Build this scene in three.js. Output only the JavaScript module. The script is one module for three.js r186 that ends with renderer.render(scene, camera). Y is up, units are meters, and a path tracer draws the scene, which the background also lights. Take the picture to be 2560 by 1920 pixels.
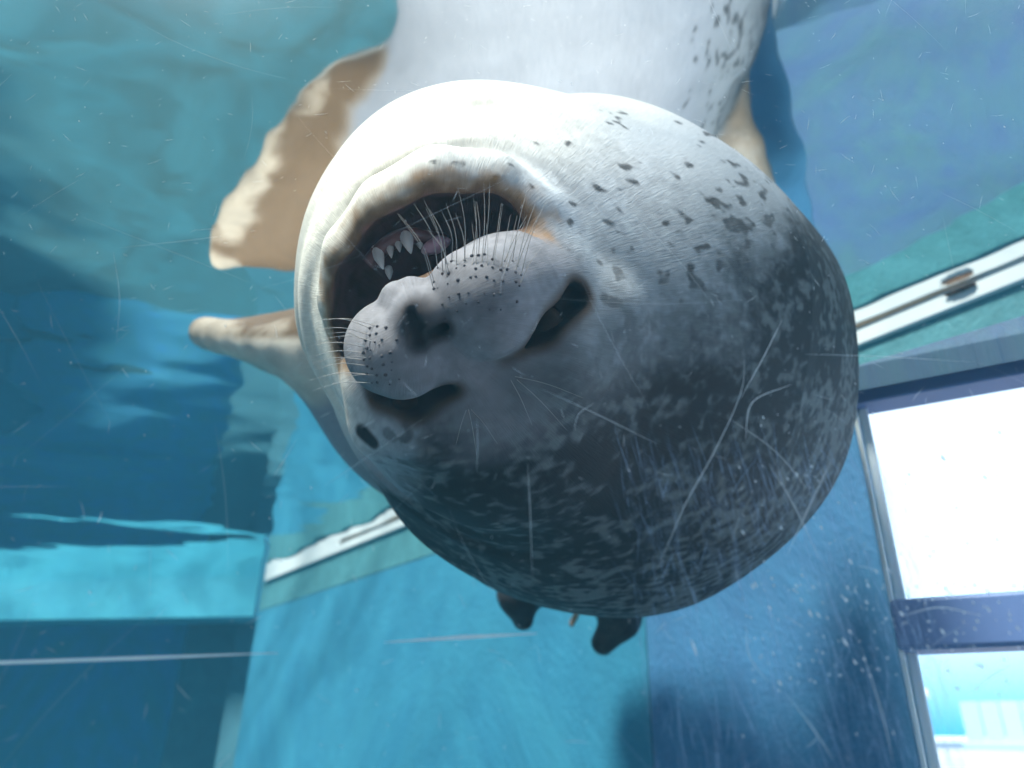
import * as THREE from 'three';
import { ImprovedNoise } from 'three/addons/math/ImprovedNoise.js';
import { mergeGeometries } from 'three/addons/utils/BufferGeometryUtils.js';
import { RoundedBoxGeometry } from 'three/addons/geometries/RoundedBoxGeometry.js';

// ---------------------------------------------------------------- camera, sky, sun, exposure
const scene = new THREE.Scene();
const EYE = 1.5, WATER = 2.32;
const camera = new THREE.PerspectiveCamera(53.6, 4 / 3, 0.02, 400);
camera.position.set(0, EYE, 0);
camera.rotation.order = 'YXZ';
camera.rotation.set(THREE.MathUtils.degToRad(26), 0, THREE.MathUtils.degToRad(1.2));
camera.focus = 0.52;
camera.userData.fStop = 5.6;
const renderer = new THREE.WebGLRenderer({ antialias: true });
renderer.setSize(1024, 768);
renderer.toneMapping = THREE.LinearToneMapping;
renderer.toneMappingExposure = 2.3;
renderer.shadowMap.enabled = true;
{
  const w = 256, h = 128, a = new Float32Array(w * h * 4), N = new ImprovedNoise();
  for (let j = 0; j < h; j++) for (let i = 0; i < w; i++) {
    const el = (j + 0.5) / h * Math.PI - Math.PI / 2, az = i / w * Math.PI * 2, ce = Math.cos(el);
    const x = ce * Math.cos(az), y = Math.sin(el), z = ce * Math.sin(az);
    const c = 0.5 + 0.5 * N.noise(x * 2.2, y * 4 + 3, z * 2.2) + 0.25 * N.noise(x * 5, y * 9, z * 5 + 7);
    const k = Math.min(1, Math.max(0, c)), up = Math.max(0, y);
    const o = (j * w + i) * 4;
    a[o] = 0.62 + 0.42 * k - 0.12 * up; a[o + 1] = 0.78 + 0.28 * k - 0.06 * up; a[o + 2] = 0.98 + 0.1 * k; a[o + 3] = 1;
  }
  const t = new THREE.DataTexture(a, w, h, THREE.RGBAFormat, THREE.FloatType);
  t.mapping = THREE.EquirectangularReflectionMapping; t.magFilter = THREE.LinearFilter; t.needsUpdate = true;
  scene.background = t; scene.environment = t; scene.backgroundIntensity = 1; scene.environmentIntensity = 1;
}
const sun = new THREE.DirectionalLight(new THREE.Color(1, 0.96, 0.88), 5);
sun.position.set(-3.6, 10.5, 2.9); sun.target.position.set(0, 1.5, -1.2);
sun.castShadow = true; sun.shadow.radius = 26; sun.shadow.mapSize.set(2048, 2048);
Object.assign(sun.shadow.camera, { left: -6, right: 6, top: 6, bottom: -6, near: 0.5, far: 30 });
scene.add(sun, sun.target);

// ---------------------------------------------------------------- helpers
let seed = 20240611;
const rnd = () => { seed = (seed + 0x6D2B79F5) | 0; let t = Math.imul(seed ^ (seed >>> 15), 1 | seed); t = (t + Math.imul(t ^ (t >>> 7), 61 | t)) ^ t; return ((t ^ (t >>> 14)) >>> 0) / 4294967296; };
const noise = new ImprovedNoise();
const fbm = (x, y, z, n = 4) => { let s = 0, a = 0.5, k = 1; for (let i = 0; i < n; i++) { s += a * noise.noise(x * k, y * k, z * k); a *= 0.5; k *= 2.03; } return s; };
const clamp = (x, a = 0, b = 1) => Math.min(b, Math.max(a, x));
const smooth = (a, b, x) => { const t = clamp((x - a) / (b - a)); return t * t * (3 - 2 * t); };
const lin = (r, g, b) => new THREE.Color().setRGB(r, g, b);
const taken = {};
const named = (n) => { const k = taken[n] = (taken[n] ?? -1) + 1; return k ? n + '_' + String(k).padStart(3, '0') : n; };
function mesh(name, geometry, material, parent = scene) {
  const m = new THREE.Mesh(geometry, material);
  m.name = parent === scene ? named(name) : name;
  m.castShadow = m.receiveShadow = true; parent.add(m); return m;
}
function tag(o, label, category, group) { Object.assign(o.userData, { label, category }); if (group) o.userData.group = group; return o; }
function structure(o, label, category) { o.userData.kind = 'structure'; if (label) Object.assign(o.userData, { label, category }); return o; }
function group(name, x = 0, y = 0, z = 0) { const g = new THREE.Group(); g.name = named(name); g.position.set(x, y, z); scene.add(g); return g; }

// a wall slab that stands on the plan line a -> b (x, z), its inner face on that line, its thickness to the side of `out`
function slab(a, b, y0, y1, thick, out = 1, bevel = 0.004) {
  const dx = b[0] - a[0], dz = b[1] - a[1], l = Math.hypot(dx, dz);
  const g = new RoundedBoxGeometry(l, y1 - y0, thick, 1, Math.min(bevel, thick / 3));
  // uv in metres
  const p = g.attributes.position, n = g.attributes.normal, uv = g.attributes.uv;
  for (let i = 0; i < p.count; i++) {
    const ax = Math.abs(n.getX(i)), ay = Math.abs(n.getY(i));
    if (ax > 0.7) uv.setXY(i, p.getZ(i), p.getY(i)); else if (ay > 0.7) uv.setXY(i, p.getX(i), p.getZ(i)); else uv.setXY(i, p.getX(i), p.getY(i));
  }
  g.translate(0, 0, (out > 0 ? 1 : -1) * thick / 2);
  g.rotateY(-Math.atan2(dz, dx));
  g.translate((a[0] + b[0]) / 2, (y0 + y1) / 2, (a[1] + b[1]) / 2);
  return g;
}
// painted, weathered plaster: colour map and bump map tile over `size` metres
function paintMaterial(base, blotch, size, opt = {}) {
  const n = 512, c = new Uint8Array(n * n * 4), h = new Uint8Array(n * n * 4), s = opt.seed ?? 0;
  const sr = (v) => 255 * Math.pow(clamp(v), 1 / 2.2);
  for (let j = 0; j < n; j++) for (let i = 0; i < n; i++) {
    const u = i / n * 2 * Math.PI, v = j / n * 2 * Math.PI, A = Math.cos(u), B = Math.sin(u), C = Math.cos(v), D = Math.sin(v);
    const q = (k, o) => fbm(A * k + o, B * k + C * k * 0.7 + o * 1.7, D * k - o, 4);
    const big = q(1.1, s + 3.1), mid = q(3.3, s + 11.7), fine = q(14, s + 5.3) + 0.6 * (rnd() - 0.5);
    const t = clamp(0.5 + 1.1 * big + 0.7 * mid) , g = 1 + 0.10 * fine + 0.12 * mid;
    const o = (j * n + i) * 4;
    for (let k = 0; k < 3; k++) c[o + k] = sr((base[k] * (1 - t) + blotch[k] * t) * g);
    c[o + 3] = 255;
    h[o] = h[o + 1] = h[o + 2] = 255 * clamp(0.5 + 0.4 * fine + 0.3 * mid); h[o + 3] = 255;
  }
  const mk = (d, srgb) => { const t = new THREE.DataTexture(d, n, n); t.wrapS = t.wrapT = THREE.RepeatWrapping; t.magFilter = THREE.LinearFilter; t.minFilter = THREE.LinearMipmapLinearFilter; t.generateMipmaps = true; if (srgb) t.colorSpace = THREE.SRGBColorSpace; t.repeat.set(1 / size, 1 / size); t.needsUpdate = true; return t; };
  return new THREE.MeshStandardMaterial({ map: mk(c, true), bumpMap: mk(h), bumpScale: opt.bump ?? 0.003, roughness: opt.rough ?? 0.7 });
}

// ---------------------------------------------------------------- the tank
const CORNER = [-1.279, -4.03], WEST = [-4.2, -4.66], NICHE = [0.698, -1.418], EAST = [1.5, -0.37];
const BAND = 2.135, TOP = 2.5, DEEP = 0.02, PANE_Z = -0.325;
const toNiche = (t) => [CORNER[0] + (NICHE[0] - CORNER[0]) * t, CORNER[1] + (NICHE[1] - CORNER[1]) * t];
const M = {
  cyan: paintMaterial([0.024, 0.232, 0.375], [0.034, 0.266, 0.395], 1.7, { seed: 1 }),
  band: paintMaterial([0.045, 0.39, 0.54], [0.055, 0.42, 0.54], 1.3, { seed: 2 }),
  green: paintMaterial([0.06, 0.24, 0.27], [0.08, 0.30, 0.34], 0.8, { seed: 3 }),
  blue: paintMaterial([0.05, 0.20, 0.40], [0.055, 0.23, 0.42], 1.1, { seed: 4 }),
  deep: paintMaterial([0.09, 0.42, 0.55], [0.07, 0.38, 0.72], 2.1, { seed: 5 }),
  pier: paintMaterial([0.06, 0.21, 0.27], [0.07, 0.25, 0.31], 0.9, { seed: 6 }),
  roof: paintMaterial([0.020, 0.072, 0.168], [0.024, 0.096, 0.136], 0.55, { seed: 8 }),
  floor: paintMaterial([0.022, 0.125, 0.15], [0.014, 0.055, 0.05], 1.9, { seed: 7, bump: 0.01 }),
  trim: new THREE.MeshStandardMaterial({ color: lin(0.72, 0.80, 0.80), roughness: 0.45 }),
  scum: new THREE.MeshStandardMaterial({ color: lin(0.22, 0.15, 0.07), roughness: 0.9 }),
  frame: new THREE.MeshStandardMaterial({ color: lin(0.12, 0.20, 0.42), roughness: 0.5 }),
  strip: new THREE.MeshStandardMaterial({ color: lin(0.55, 0.42, 0.50), roughness: 0.6 }),
};
{
  // floor and walls
  const f = new THREE.BoxGeometry(8, 0.1, 6.4); f.translate(-1.6, DEEP - 0.05, -3.0);
  { const p = f.attributes.position, uv = f.attributes.uv; for (let i = 0; i < p.count; i++) uv.setXY(i, p.getX(i), p.getZ(i)); }
  structure(mesh('tank_floor', f, M.floor));
  // long right-hand wall: lower face, bluer pier beside the window, upper band
  const wall = structure(mesh('tank_wall', slab(CORNER, toNiche(0.816), DEEP, BAND, 0.18, -1), M.cyan));
  structure(mesh('tank_wall_pier', slab(toNiche(0.816), NICHE, DEEP, BAND, 0.03, -1), M.blue));
  structure(mesh('tank_wall_upper_band', slab(CORNER, NICHE, BAND, TOP, 0.03, -1), M.green));
  structure(mesh('tank_wall_upper_band', slab(NICHE, EAST, 2.15, TOP, 0.03, -1), M.green));
  // far wall over the opening
  structure(mesh('tank_lintel', slab(WEST, [CORNER[0] - 0.02, CORNER[1] - 0.0043], 2.11, TOP, 0.2, -1), M.band));
  // chamber behind the opening
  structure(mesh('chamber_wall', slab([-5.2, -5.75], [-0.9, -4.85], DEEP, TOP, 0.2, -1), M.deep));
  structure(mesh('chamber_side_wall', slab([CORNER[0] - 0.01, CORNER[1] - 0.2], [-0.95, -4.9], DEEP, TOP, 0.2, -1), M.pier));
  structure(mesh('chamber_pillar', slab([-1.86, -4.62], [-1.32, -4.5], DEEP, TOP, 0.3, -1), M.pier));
  structure(mesh('chamber_shade_ceiling', slab([-5.2, -5.9], [-0.6, -4.95], TOP - 0.05, TOP, 0.98, 1), M.pier));  // unseen ceiling, put in to shade the chamber
  structure(mesh('tank_side_wall', slab([-4.2, -0.2], [-4.2, -6.0], DEEP, TOP, 0.2, 1), M.cyan));
}
// white trim board on the waterline of the long wall, with the scum line it collects
{
  const t = tag(group('waterline_trim'), 'white trim board along the waterline with a brown scum line', 'trim');
  const P = (p, d) => { const dx = EAST[0] - CORNER[0], dz = EAST[1] - CORNER[1], l = Math.hypot(dx, dz); return [p[0] - dz / l * d, p[1] + dx / l * d]; };
  const along = (k) => [CORNER[0] + (EAST[0] - CORNER[0]) * k, CORNER[1] + (EAST[1] - CORNER[1]) * k];
  mesh('board', slab(P(along(0.012), 0.014), P(along(0.995), 0.014), WATER - 0.042, WATER + 0.05, 0.013, -1), M.trim, t);
  mesh('scum_line', slab(P(along(0.2), 0.018), P(along(0.99), 0.018), WATER - 0.003, WATER + 0.004, 0.003, -1, 0.001), M.scum, t);
}

// ---------------------------------------------------------------- dry bay with the side window, pushing into the tank below the upper band
const BAY = [0.465, -0.945], BDIR = [0.857, 0.515];
const bay = (s, d = 0) => [BAY[0] + BDIR[0] * s + BDIR[1] * d, BAY[1] + BDIR[1] * s - BDIR[0] * d];   // s along, d outward
{
  const y0 = 1.985;
  structure(mesh('bay_end_wall', slab(bay(1.02), [EAST[0] + 0.3, EAST[1] - 0.1], DEEP, 2.1, 0.1, -1), M.blue));
  structure(mesh('bay_sill', slab(bay(0), bay(1.02), DEEP, 0.9, 0.12, -1), M.blue));
  structure(mesh('bay_side_wall', slab([0.7215, -1.4385], bay(0.006, 0.02), DEEP, y0 - 0.02, 0.012, -1), M.trim));
  // sloping roof of the bay: a wedge from the window head up to the long wall
  const pts = [[...bay(0, -0.02), y0], [...bay(1.06, -0.02), y0], [EAST[0] + 0.02, EAST[1] - 0.02, 2.155], [NICHE[0] + 0.02, NICHE[1] - 0.04, 2.195]], v = [], f = [];
  for (const [x, z, y] of pts) v.push(x, y, z); for (const [x, z, y] of pts) v.push(x, y - 0.035, z);
  f.push(0, 1, 2, 0, 2, 3, 4, 6, 5, 4, 7, 6); for (let i = 0; i < 4; i++) { const j = (i + 1) % 4; f.push(i, i + 4, j, j, i + 4, j + 4); }
  const g = new THREE.BufferGeometry(); g.setAttribute('position', new THREE.Float32BufferAttribute(v, 3)); g.setAttribute('uv', new THREE.Float32BufferAttribute([...pts, ...pts].flatMap(([x, z]) => [x, z]), 2)); g.setIndex(f);
  const gf = g.toNonIndexed(); gf.computeVertexNormals();
  structure(mesh('bay_roof', gf, M.roof));
  const w = tag(group('side_window'), 'bright side window with blue frame, crossed by a wide dark blue beam', 'window');
  mesh('head_strip', slab(bay(0.0, -0.012), bay(1.0, -0.012), 1.968, 1.978, 0.02, -1, 0.002), M.strip, w);
  mesh('head_frame', slab(bay(0.0, 0.0), bay(1.0, 0.0), 1.940, 1.968, 0.05, -1, 0.003), M.frame, w);
  mesh('beam', slab(bay(0.0, -0.008), bay(1.0, -0.008), 1.619, 1.678, 0.06, -1, 0.006), M.frame, w);
  mesh('jamb', slab(bay(0.0, 0.002), bay(0.005, 0.002), 0.9, 1.940, 0.02, -1, 0.001), M.trim, w);
  const gl = new THREE.MeshPhysicalMaterial({ color: lin(0.97, 0.98, 1), transmission: 1, thickness: 0, roughness: 0.02, ior: 1.2, side: THREE.DoubleSide });
  for (const [n, a, b2] of [['upper_pane', 1.678, 1.940], ['lower_pane', 0.9, 1.619]]) {
    const p = bay(0.005, 0.012), e = bay(1.0, 0.012), pg = new THREE.BufferGeometry();
    pg.setAttribute('position', new THREE.Float32BufferAttribute([p[0], a, p[1], e[0], a, e[1], e[0], b2, e[1], p[0], b2, p[1]], 3)); pg.setIndex([0, 1, 2, 0, 2, 3]); pg.computeVertexNormals();
    mesh(n, pg, gl, w);
  }
}

// ---------------------------------------------------------------- the water's surface, seen from below
{
  const back = (x) => x < CORNER[0] ? CORNER[1] + (x - CORNER[0]) * 0.2156 - 1.2 : CORNER[1] + (x - CORNER[0]) / (EAST[0] - CORNER[0]) * (EAST[1] - CORNER[1]) - 0.06;
  const nu = 380, nv = 400, z0 = PANE_Z - 0.014, pos = [], idx = [], Xw = (i) => -4.19 + 5.69 * i / nu, Zw = (j) => z0 - 5.9 * Math.pow(j / nv, 1.25);
  const wave = (x, z) => 0.0042 * noise.noise(x * 2.1, z * 3.4, 0.5) * (1 + 1.5 * smooth(-0.25, -1.3, x)) + 0.0016 * noise.noise(x * 5.2 + 4, z * 8.2, 2.5) * (0.5 + 1.3 * smooth(-0.1, -1.0, x)) + 0.0004 * noise.noise(x * 17, z * 21, 9.5);
  for (let j = 0; j <= nv; j++) for (let i = 0; i <= nu; i++) pos.push(Xw(i), WATER + wave(Xw(i), Zw(j)), Zw(j));
  for (let j = 0; j < nv; j++) for (let i = 0; i < nu; i++) { if (j && Zw(j) < back(Xw(i + 0.5))) continue; const a = j * (nu + 1) + i, b = a + 1, c = a + nu + 1, d = c + 1; idx.push(a, b, d, a, d, c); }
  const g = new THREE.BufferGeometry(); g.setAttribute('position', new THREE.Float32BufferAttribute(pos, 3)); g.setIndex(idx); g.computeVertexNormals();
  // index of refraction of air against water, so the underside mirrors beyond the critical angle
  structure(mesh('water_surface', g, new THREE.MeshPhysicalMaterial({ color: lin(0.98, 1, 1), transmission: 1, thickness: 0, roughness: 0.05, ior: 0.58, side: THREE.DoubleSide })));
}

// ---------------------------------------------------------------- the seal
const SPINE=[[-0.0305,0.0561,0.24,0.122],[0.0442,0.0504,0.085,0.226],[0.1079,0.0238,-0.09,0.29],[0.1395,-0.0783,-0.38,0.262],[0.1472,-0.2411,-0.62,0.18],[0.1473,-0.3791,-0.78,0.1],[0.1491,-0.4741,-0.9,0.045]];
const THROAT=[[-0.0526,0.1441,0.155,0.124],[-0.0851,0.0897,0.18,0.098]];
const JAW=[[-0.1265,0.0669,0.32,0.02],[-0.1139,0.0962,0.335,0.022],[-0.0862,0.1238,0.347,0.025],[-0.0521,0.1393,0.352,0.027],[-0.0172,0.1384,0.345,0.026],[0.0099,0.1203,0.338,0.022],[0.0211,0.0902,0.34,0.02]];
const CHEST=[[-0.0936,0.0228,-0.37,0.232]];
const PALE_LINES=[[[-0.25837,1.52602],[-0.20381,1.52955],[-0.14854,1.53241],[-0.09283,1.53547]],[[-0.05004,1.54045],[-0.01797,1.54309],[0.01244,1.54516]]];
const HEAD=[[-0.0266,0.0373,0.285,0.108],[-0.0064,-0.0123,0.24,0.105]];
const PADS=[[-0.0199,0.0526,0.405,0.0375],[-0.0051,0.0606,0.375,0.042],[-0.0717,0.0197,0.405,0.03],[-0.0804,0.0245,0.38,0.034]];
const SNOUT=[[-0.0567,0.0408,0.42,0.0205],[-0.0467,0.0252,0.392,0.024],[-0.0257,0.01,0.345,0.048]];
const LIP=[[-0.0747,0.0556,0.397,0.013],[-0.0669,0.0537,0.403,0.017]];
const CHEEK=[[0.0199,0.0641,0.345,0.04],[-0.0958,-0.0019,0.33,0.028]];
const BROW=[[0.0046,0.009,0.365,0.02],[0.0309,0.0196,0.36,0.026],[0.0679,0.0489,0.325,0.03]];
const BROWL=[[-0.0345,-0.0181,0.365,0.018],[-0.0623,-0.031,0.35,0.022],[-0.0983,-0.034,0.315,0.024]];
const EYESLIT=[[-0.0034,0.0235,0.39,0.004],[0.0182,0.039,0.394,0.0092],[0.041,0.0597,0.374,0.0096]];
const EYESLITL=[[-0.0941,-0.008,0.367,0.006],[-0.0685,-0.0115,0.384,0.01],[-0.0431,-0.002,0.395,0.005]];
const EYES=[[0.0214,0.0409,0.3685,0.016],[-0.0709,-0.012,0.3585,0.0155]];
const MOUTH=[[-0.1166,0.0288,0.34,0.013],[-0.1133,0.0473,0.343,0.019],[-0.1024,0.0722,0.347,0.027],[-0.0775,0.0935,0.347,0.034],[-0.0485,0.1049,0.347,0.037],[-0.0189,0.1083,0.347,0.033],[0.0034,0.1015,0.347,0.022]];
const NOSTRIL=[[[-0.0608,0.0432,0.438,0.0022],[-0.0584,0.0347,0.439,0.0036],[-0.0568,0.026,0.434,0.0038]],[[-0.0408,0.0367,0.428,0.0036],[-0.0509,0.0287,0.436,0.0032]]];
const FLIP_ARM=[[-0.1085,-0.0375,-0.32,0.12],[-0.2385,0.023,-0.38,0.07],[-0.3319,0.0754,-0.41,0.045]];
const FLIP_L=[[[-0.2563,0.0571,-0.25,0.042],[-0.3019,0.0529,-0.25,0.0399],[-0.3504,0.0576,-0.26,0.018]],[[-0.2686,0.0598,-0.305,0.042],[-0.3346,0.0576,-0.305,0.0399],[-0.404,0.0647,-0.315,0.018]],[[-0.2809,0.0625,-0.36,0.042],[-0.3672,0.0629,-0.36,0.0399],[-0.4571,0.0731,-0.37,0.018]],[[-0.2931,0.0653,-0.415,0.042],[-0.3992,0.0685,-0.415,0.0399],[-0.5092,0.0819,-0.425,0.018]],[[-0.3054,0.068,-0.47,0.042],[-0.4255,0.0738,-0.47,0.0399],[-0.5496,0.0903,-0.48,0.018]],[[-0.3176,0.0707,-0.525,0.042],[-0.4469,0.0785,-0.525,0.0399],[-0.5803,0.0974,-0.535,0.018]],[[-0.3299,0.0735,-0.58,0.042],[-0.4624,0.0825,-0.58,0.0399],[-0.5989,0.103,-0.59,0.018]]];
const FLIP_R=[[[0.2238,0.0432,-0.2,0.042],[0.2773,0.0476,-0.2,0.0399],[0.3339,0.0605,-0.21,0.026]],[[0.236,0.0456,-0.26,0.042],[0.3066,0.0537,-0.26,0.0399],[0.3805,0.0709,-0.27,0.026]],[[0.2482,0.0479,-0.32,0.042],[0.3317,0.0594,-0.32,0.0399],[0.4187,0.0805,-0.33,0.026]],[[0.2604,0.0503,-0.38,0.042],[0.3539,0.0647,-0.38,0.0399],[0.451,0.0892,-0.39,0.026]],[[0.2726,0.0526,-0.44,0.042],[0.3713,0.0694,-0.44,0.0399],[0.4736,0.0966,-0.45,0.026]],[[0.2848,0.055,-0.5,0.042],[0.3837,0.0733,-0.5,0.0399],[0.486,0.1026,-0.51,0.026]],[[0.297,0.0574,-0.56,0.042],[0.3859,0.0765,-0.56,0.0399],[0.4781,0.107,-0.57,0.026]]];
const EDGE_L=[[-0.3504,0.0576,-0.26,0.018],[-0.404,0.0647,-0.315,0.018],[-0.4571,0.0731,-0.37,0.018],[-0.5092,0.0819,-0.425,0.018],[-0.5496,0.0903,-0.48,0.018],[-0.5803,0.0974,-0.535,0.018],[-0.5989,0.103,-0.59,0.018]];
const EDGE_R=[[0.3339,0.0605,-0.21,0.026],[0.3805,0.0709,-0.27,0.026],[0.4187,0.0805,-0.33,0.026],[0.451,0.0892,-0.39,0.026],[0.4736,0.0966,-0.45,0.026],[0.486,0.1026,-0.51,0.026],[0.4781,0.107,-0.57,0.026]];
const ARM_R=[[0.2149,0.0216,-0.3,0.12],[0.2999,0.0453,-0.35,0.06]];
const HIND=[[[0.0799,-0.415,-0.76,0.045],[0.0164,-0.466,-0.78,0.046],[0.0247,-0.5234,-0.79,0.024]],[[0.2009,-0.4612,-0.8,0.045],[0.2451,-0.5327,-0.82,0.042],[0.2076,-0.5884,-0.83,0.028]],[[0.2571,-0.5168,-0.83,0.026],[0.2786,-0.4887,-0.82,0.026]]];
const TAIL=[[0.171,-0.5103,-0.9,0.01],[0.1441,-0.5714,-0.92,0.008]];
const TUFT=[[0.0006,0.0057,0.369,0.013],[-0.0308,-0.0165,0.362,0.011]];
const GUMS=[[-0.1063,0.0883,0.337],[-0.0975,0.0994,0.336],[-0.0859,0.1077,0.336],[-0.0754,0.1102,0.337],[-0.0628,0.1088,0.33],[-0.0511,0.1084,0.325]];
const EAR=[[-0.1099,-0.0349,0.28],[-0.1012,-0.0429,0.28]];
const TEETH=[[[-0.0996,0.0974,0.338],[-0.0928,0.0826,0.352]],[[-0.0904,0.1011,0.338],[-0.0876,0.0914,0.347]],[[-0.0842,0.1046,0.338],[-0.0815,0.0958,0.347]],[[-0.0778,0.1083,0.34],[-0.0725,0.0936,0.354]],[[-0.0698,0.1092,0.33],[-0.0675,0.0994,0.34]],[[-0.0915,0.0841,0.335],[-0.0889,0.0759,0.347]]];
const GUM=[[-0.0662,0.097,0.34],[-0.0561,0.1012,0.345],[-0.0457,0.1062,0.34]];
const WHISK=[[[-0.0468,0.073,0.425],[-0.0493,0.0922,0.434],[-0.0606,0.1115,0.43]],[[-0.0412,0.0751,0.425],[-0.0425,0.0918,0.434],[-0.0513,0.1087,0.43]],[[-0.0375,0.0761,0.425],[-0.0369,0.0909,0.434],[-0.043,0.1058,0.43]],[[-0.0291,0.0761,0.425],[-0.029,0.0991,0.434],[-0.0336,0.1224,0.43]],[[-0.0247,0.079,0.425],[-0.0219,0.096,0.434],[-0.0229,0.1132,0.43]],[[-0.0207,0.0793,0.425],[-0.0198,0.096,0.434],[-0.0219,0.1128,0.43]],[[-0.0172,0.0799,0.425],[-0.0145,0.1023,0.434],[-0.0138,0.125,0.43]],[[-0.012,0.0766,0.425],[-0.0089,0.0942,0.434],[-0.0066,0.1119,0.43]],[[-0.0046,0.0761,0.425],[0.002,0.0903,0.434],[0.0094,0.1046,0.43]],[[0.0003,0.0768,0.425],[0.0044,0.1,0.434],[0.0103,0.1235,0.43]],[[0.0033,0.0735,0.425],[0.0112,0.0933,0.434],[0.0217,0.1131,0.43]],[[-0.0485,0.0634,0.425],[-0.0545,0.0843,0.434],[-0.0698,0.1051,0.43]],[[-0.0428,0.0682,0.425],[-0.0446,0.091,0.434],[-0.0544,0.1137,0.43]],[[-0.0388,0.0679,0.425],[-0.0423,0.0822,0.434],[-0.0528,0.0963,0.43]],[[-0.0341,0.071,0.425],[-0.0345,0.0913,0.434],[-0.0408,0.1117,0.43]],[[-0.0291,0.0723,0.425],[-0.0296,0.089,0.434],[-0.035,0.1057,0.43]],[[-0.0221,0.0702,0.425],[-0.0215,0.0924,0.434],[-0.024,0.1147,0.43]],[[-0.0185,0.0723,0.425],[-0.0168,0.0982,0.434],[-0.0174,0.1241,0.43]],[[-0.0119,0.0712,0.425],[-0.0085,0.0909,0.434],[-0.0059,0.1105,0.43]],[[-0.0069,0.0697,0.425],[-0.0041,0.087,0.434],[-0.001,0.1042,0.43]],[[-0.0033,0.0703,0.425],[0.002,0.0854,0.434],[0.0083,0.1005,0.43]],[[0.0022,0.0689,0.425],[0.008,0.0929,0.434],[0.0163,0.117,0.43]],[[0.0056,0.0676,0.425],[0.0119,0.091,0.434],[0.0214,0.1143,0.43]],[[-0.0487,0.0593,0.42],[-0.055,0.0823,0.434],[-0.0709,0.1056,0.43]],[[-0.0396,0.0618,0.42],[-0.0428,0.0853,0.434],[-0.0535,0.1092,0.43]],[[-0.0254,0.0654,0.42],[-0.023,0.0824,0.434],[-0.0248,0.0998,0.43]],[[-0.0156,0.0655,0.42],[-0.0148,0.0823,0.434],[-0.0158,0.0995,0.43]],[[-0.0056,0.0631,0.42],[-0.0014,0.0834,0.434],[0.0033,0.1042,0.43]],[[0.0046,0.061,0.42],[0.0108,0.0737,0.434],[0.0199,0.0866,0.43]],[[-0.0896,0.0353,0.42],[-0.1031,0.0399,0.43],[-0.12,0.0405,0.424]],[[-0.0892,0.0307,0.42],[-0.104,0.0346,0.43],[-0.1221,0.0345,0.424]],[[-0.092,0.0275,0.42],[-0.102,0.0316,0.43],[-0.1155,0.0316,0.424]],[[-0.0907,0.0225,0.42],[-0.1063,0.0256,0.43],[-0.1254,0.0244,0.424]],[[-0.0932,0.0196,0.42],[-0.1082,0.0205,0.43],[-0.1268,0.0168,0.424]],[[-0.0934,0.0152,0.42],[-0.1074,0.0164,0.43],[-0.1249,0.0129,0.424]],[[-0.0908,0.0113,0.42],[-0.1048,0.0129,0.43],[-0.1221,0.0097,0.424]],[[-0.0914,0.0062,0.42],[-0.1075,0.0067,0.43],[-0.1271,0.0022,0.424]],[[-0.089,0.0007,0.42],[-0.1051,0.0009,0.43],[-0.1247,-0.0041,0.424]],[[-0.0847,0.0363,0.42],[-0.1006,0.0402,0.43],[-0.1198,0.0401,0.424]],[[-0.0855,0.0262,0.42],[-0.0996,0.0296,0.43],[-0.1169,0.0287,0.424]],[[-0.089,0.0161,0.42],[-0.0996,0.0171,0.43],[-0.1135,0.0135,0.424]],[[-0.0846,0.0056,0.42],[-0.0969,0.0054,0.43],[-0.1124,0.0002,0.424]],[[0.0,0.0055,0.385],[0.0232,-0.0002,0.405],[0.046,-0.0091,0.41]],[[0.0019,0.0042,0.385],[0.0188,-0.0113,0.405],[0.0355,-0.03,0.41]],[[-0.0013,0.0036,0.385],[0.006,-0.0101,0.405],[0.0131,-0.027,0.41]],[[-0.0295,-0.0165,0.385],[-0.0256,-0.0295,0.405],[-0.0227,-0.0464,0.41]],[[-0.0282,-0.0165,0.385],[-0.0182,-0.0258,0.405],[-0.0093,-0.0389,0.41]],[[-0.0307,-0.0171,0.385],[-0.033,-0.0261,0.405],[-0.0361,-0.0389,0.41]]];
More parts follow.
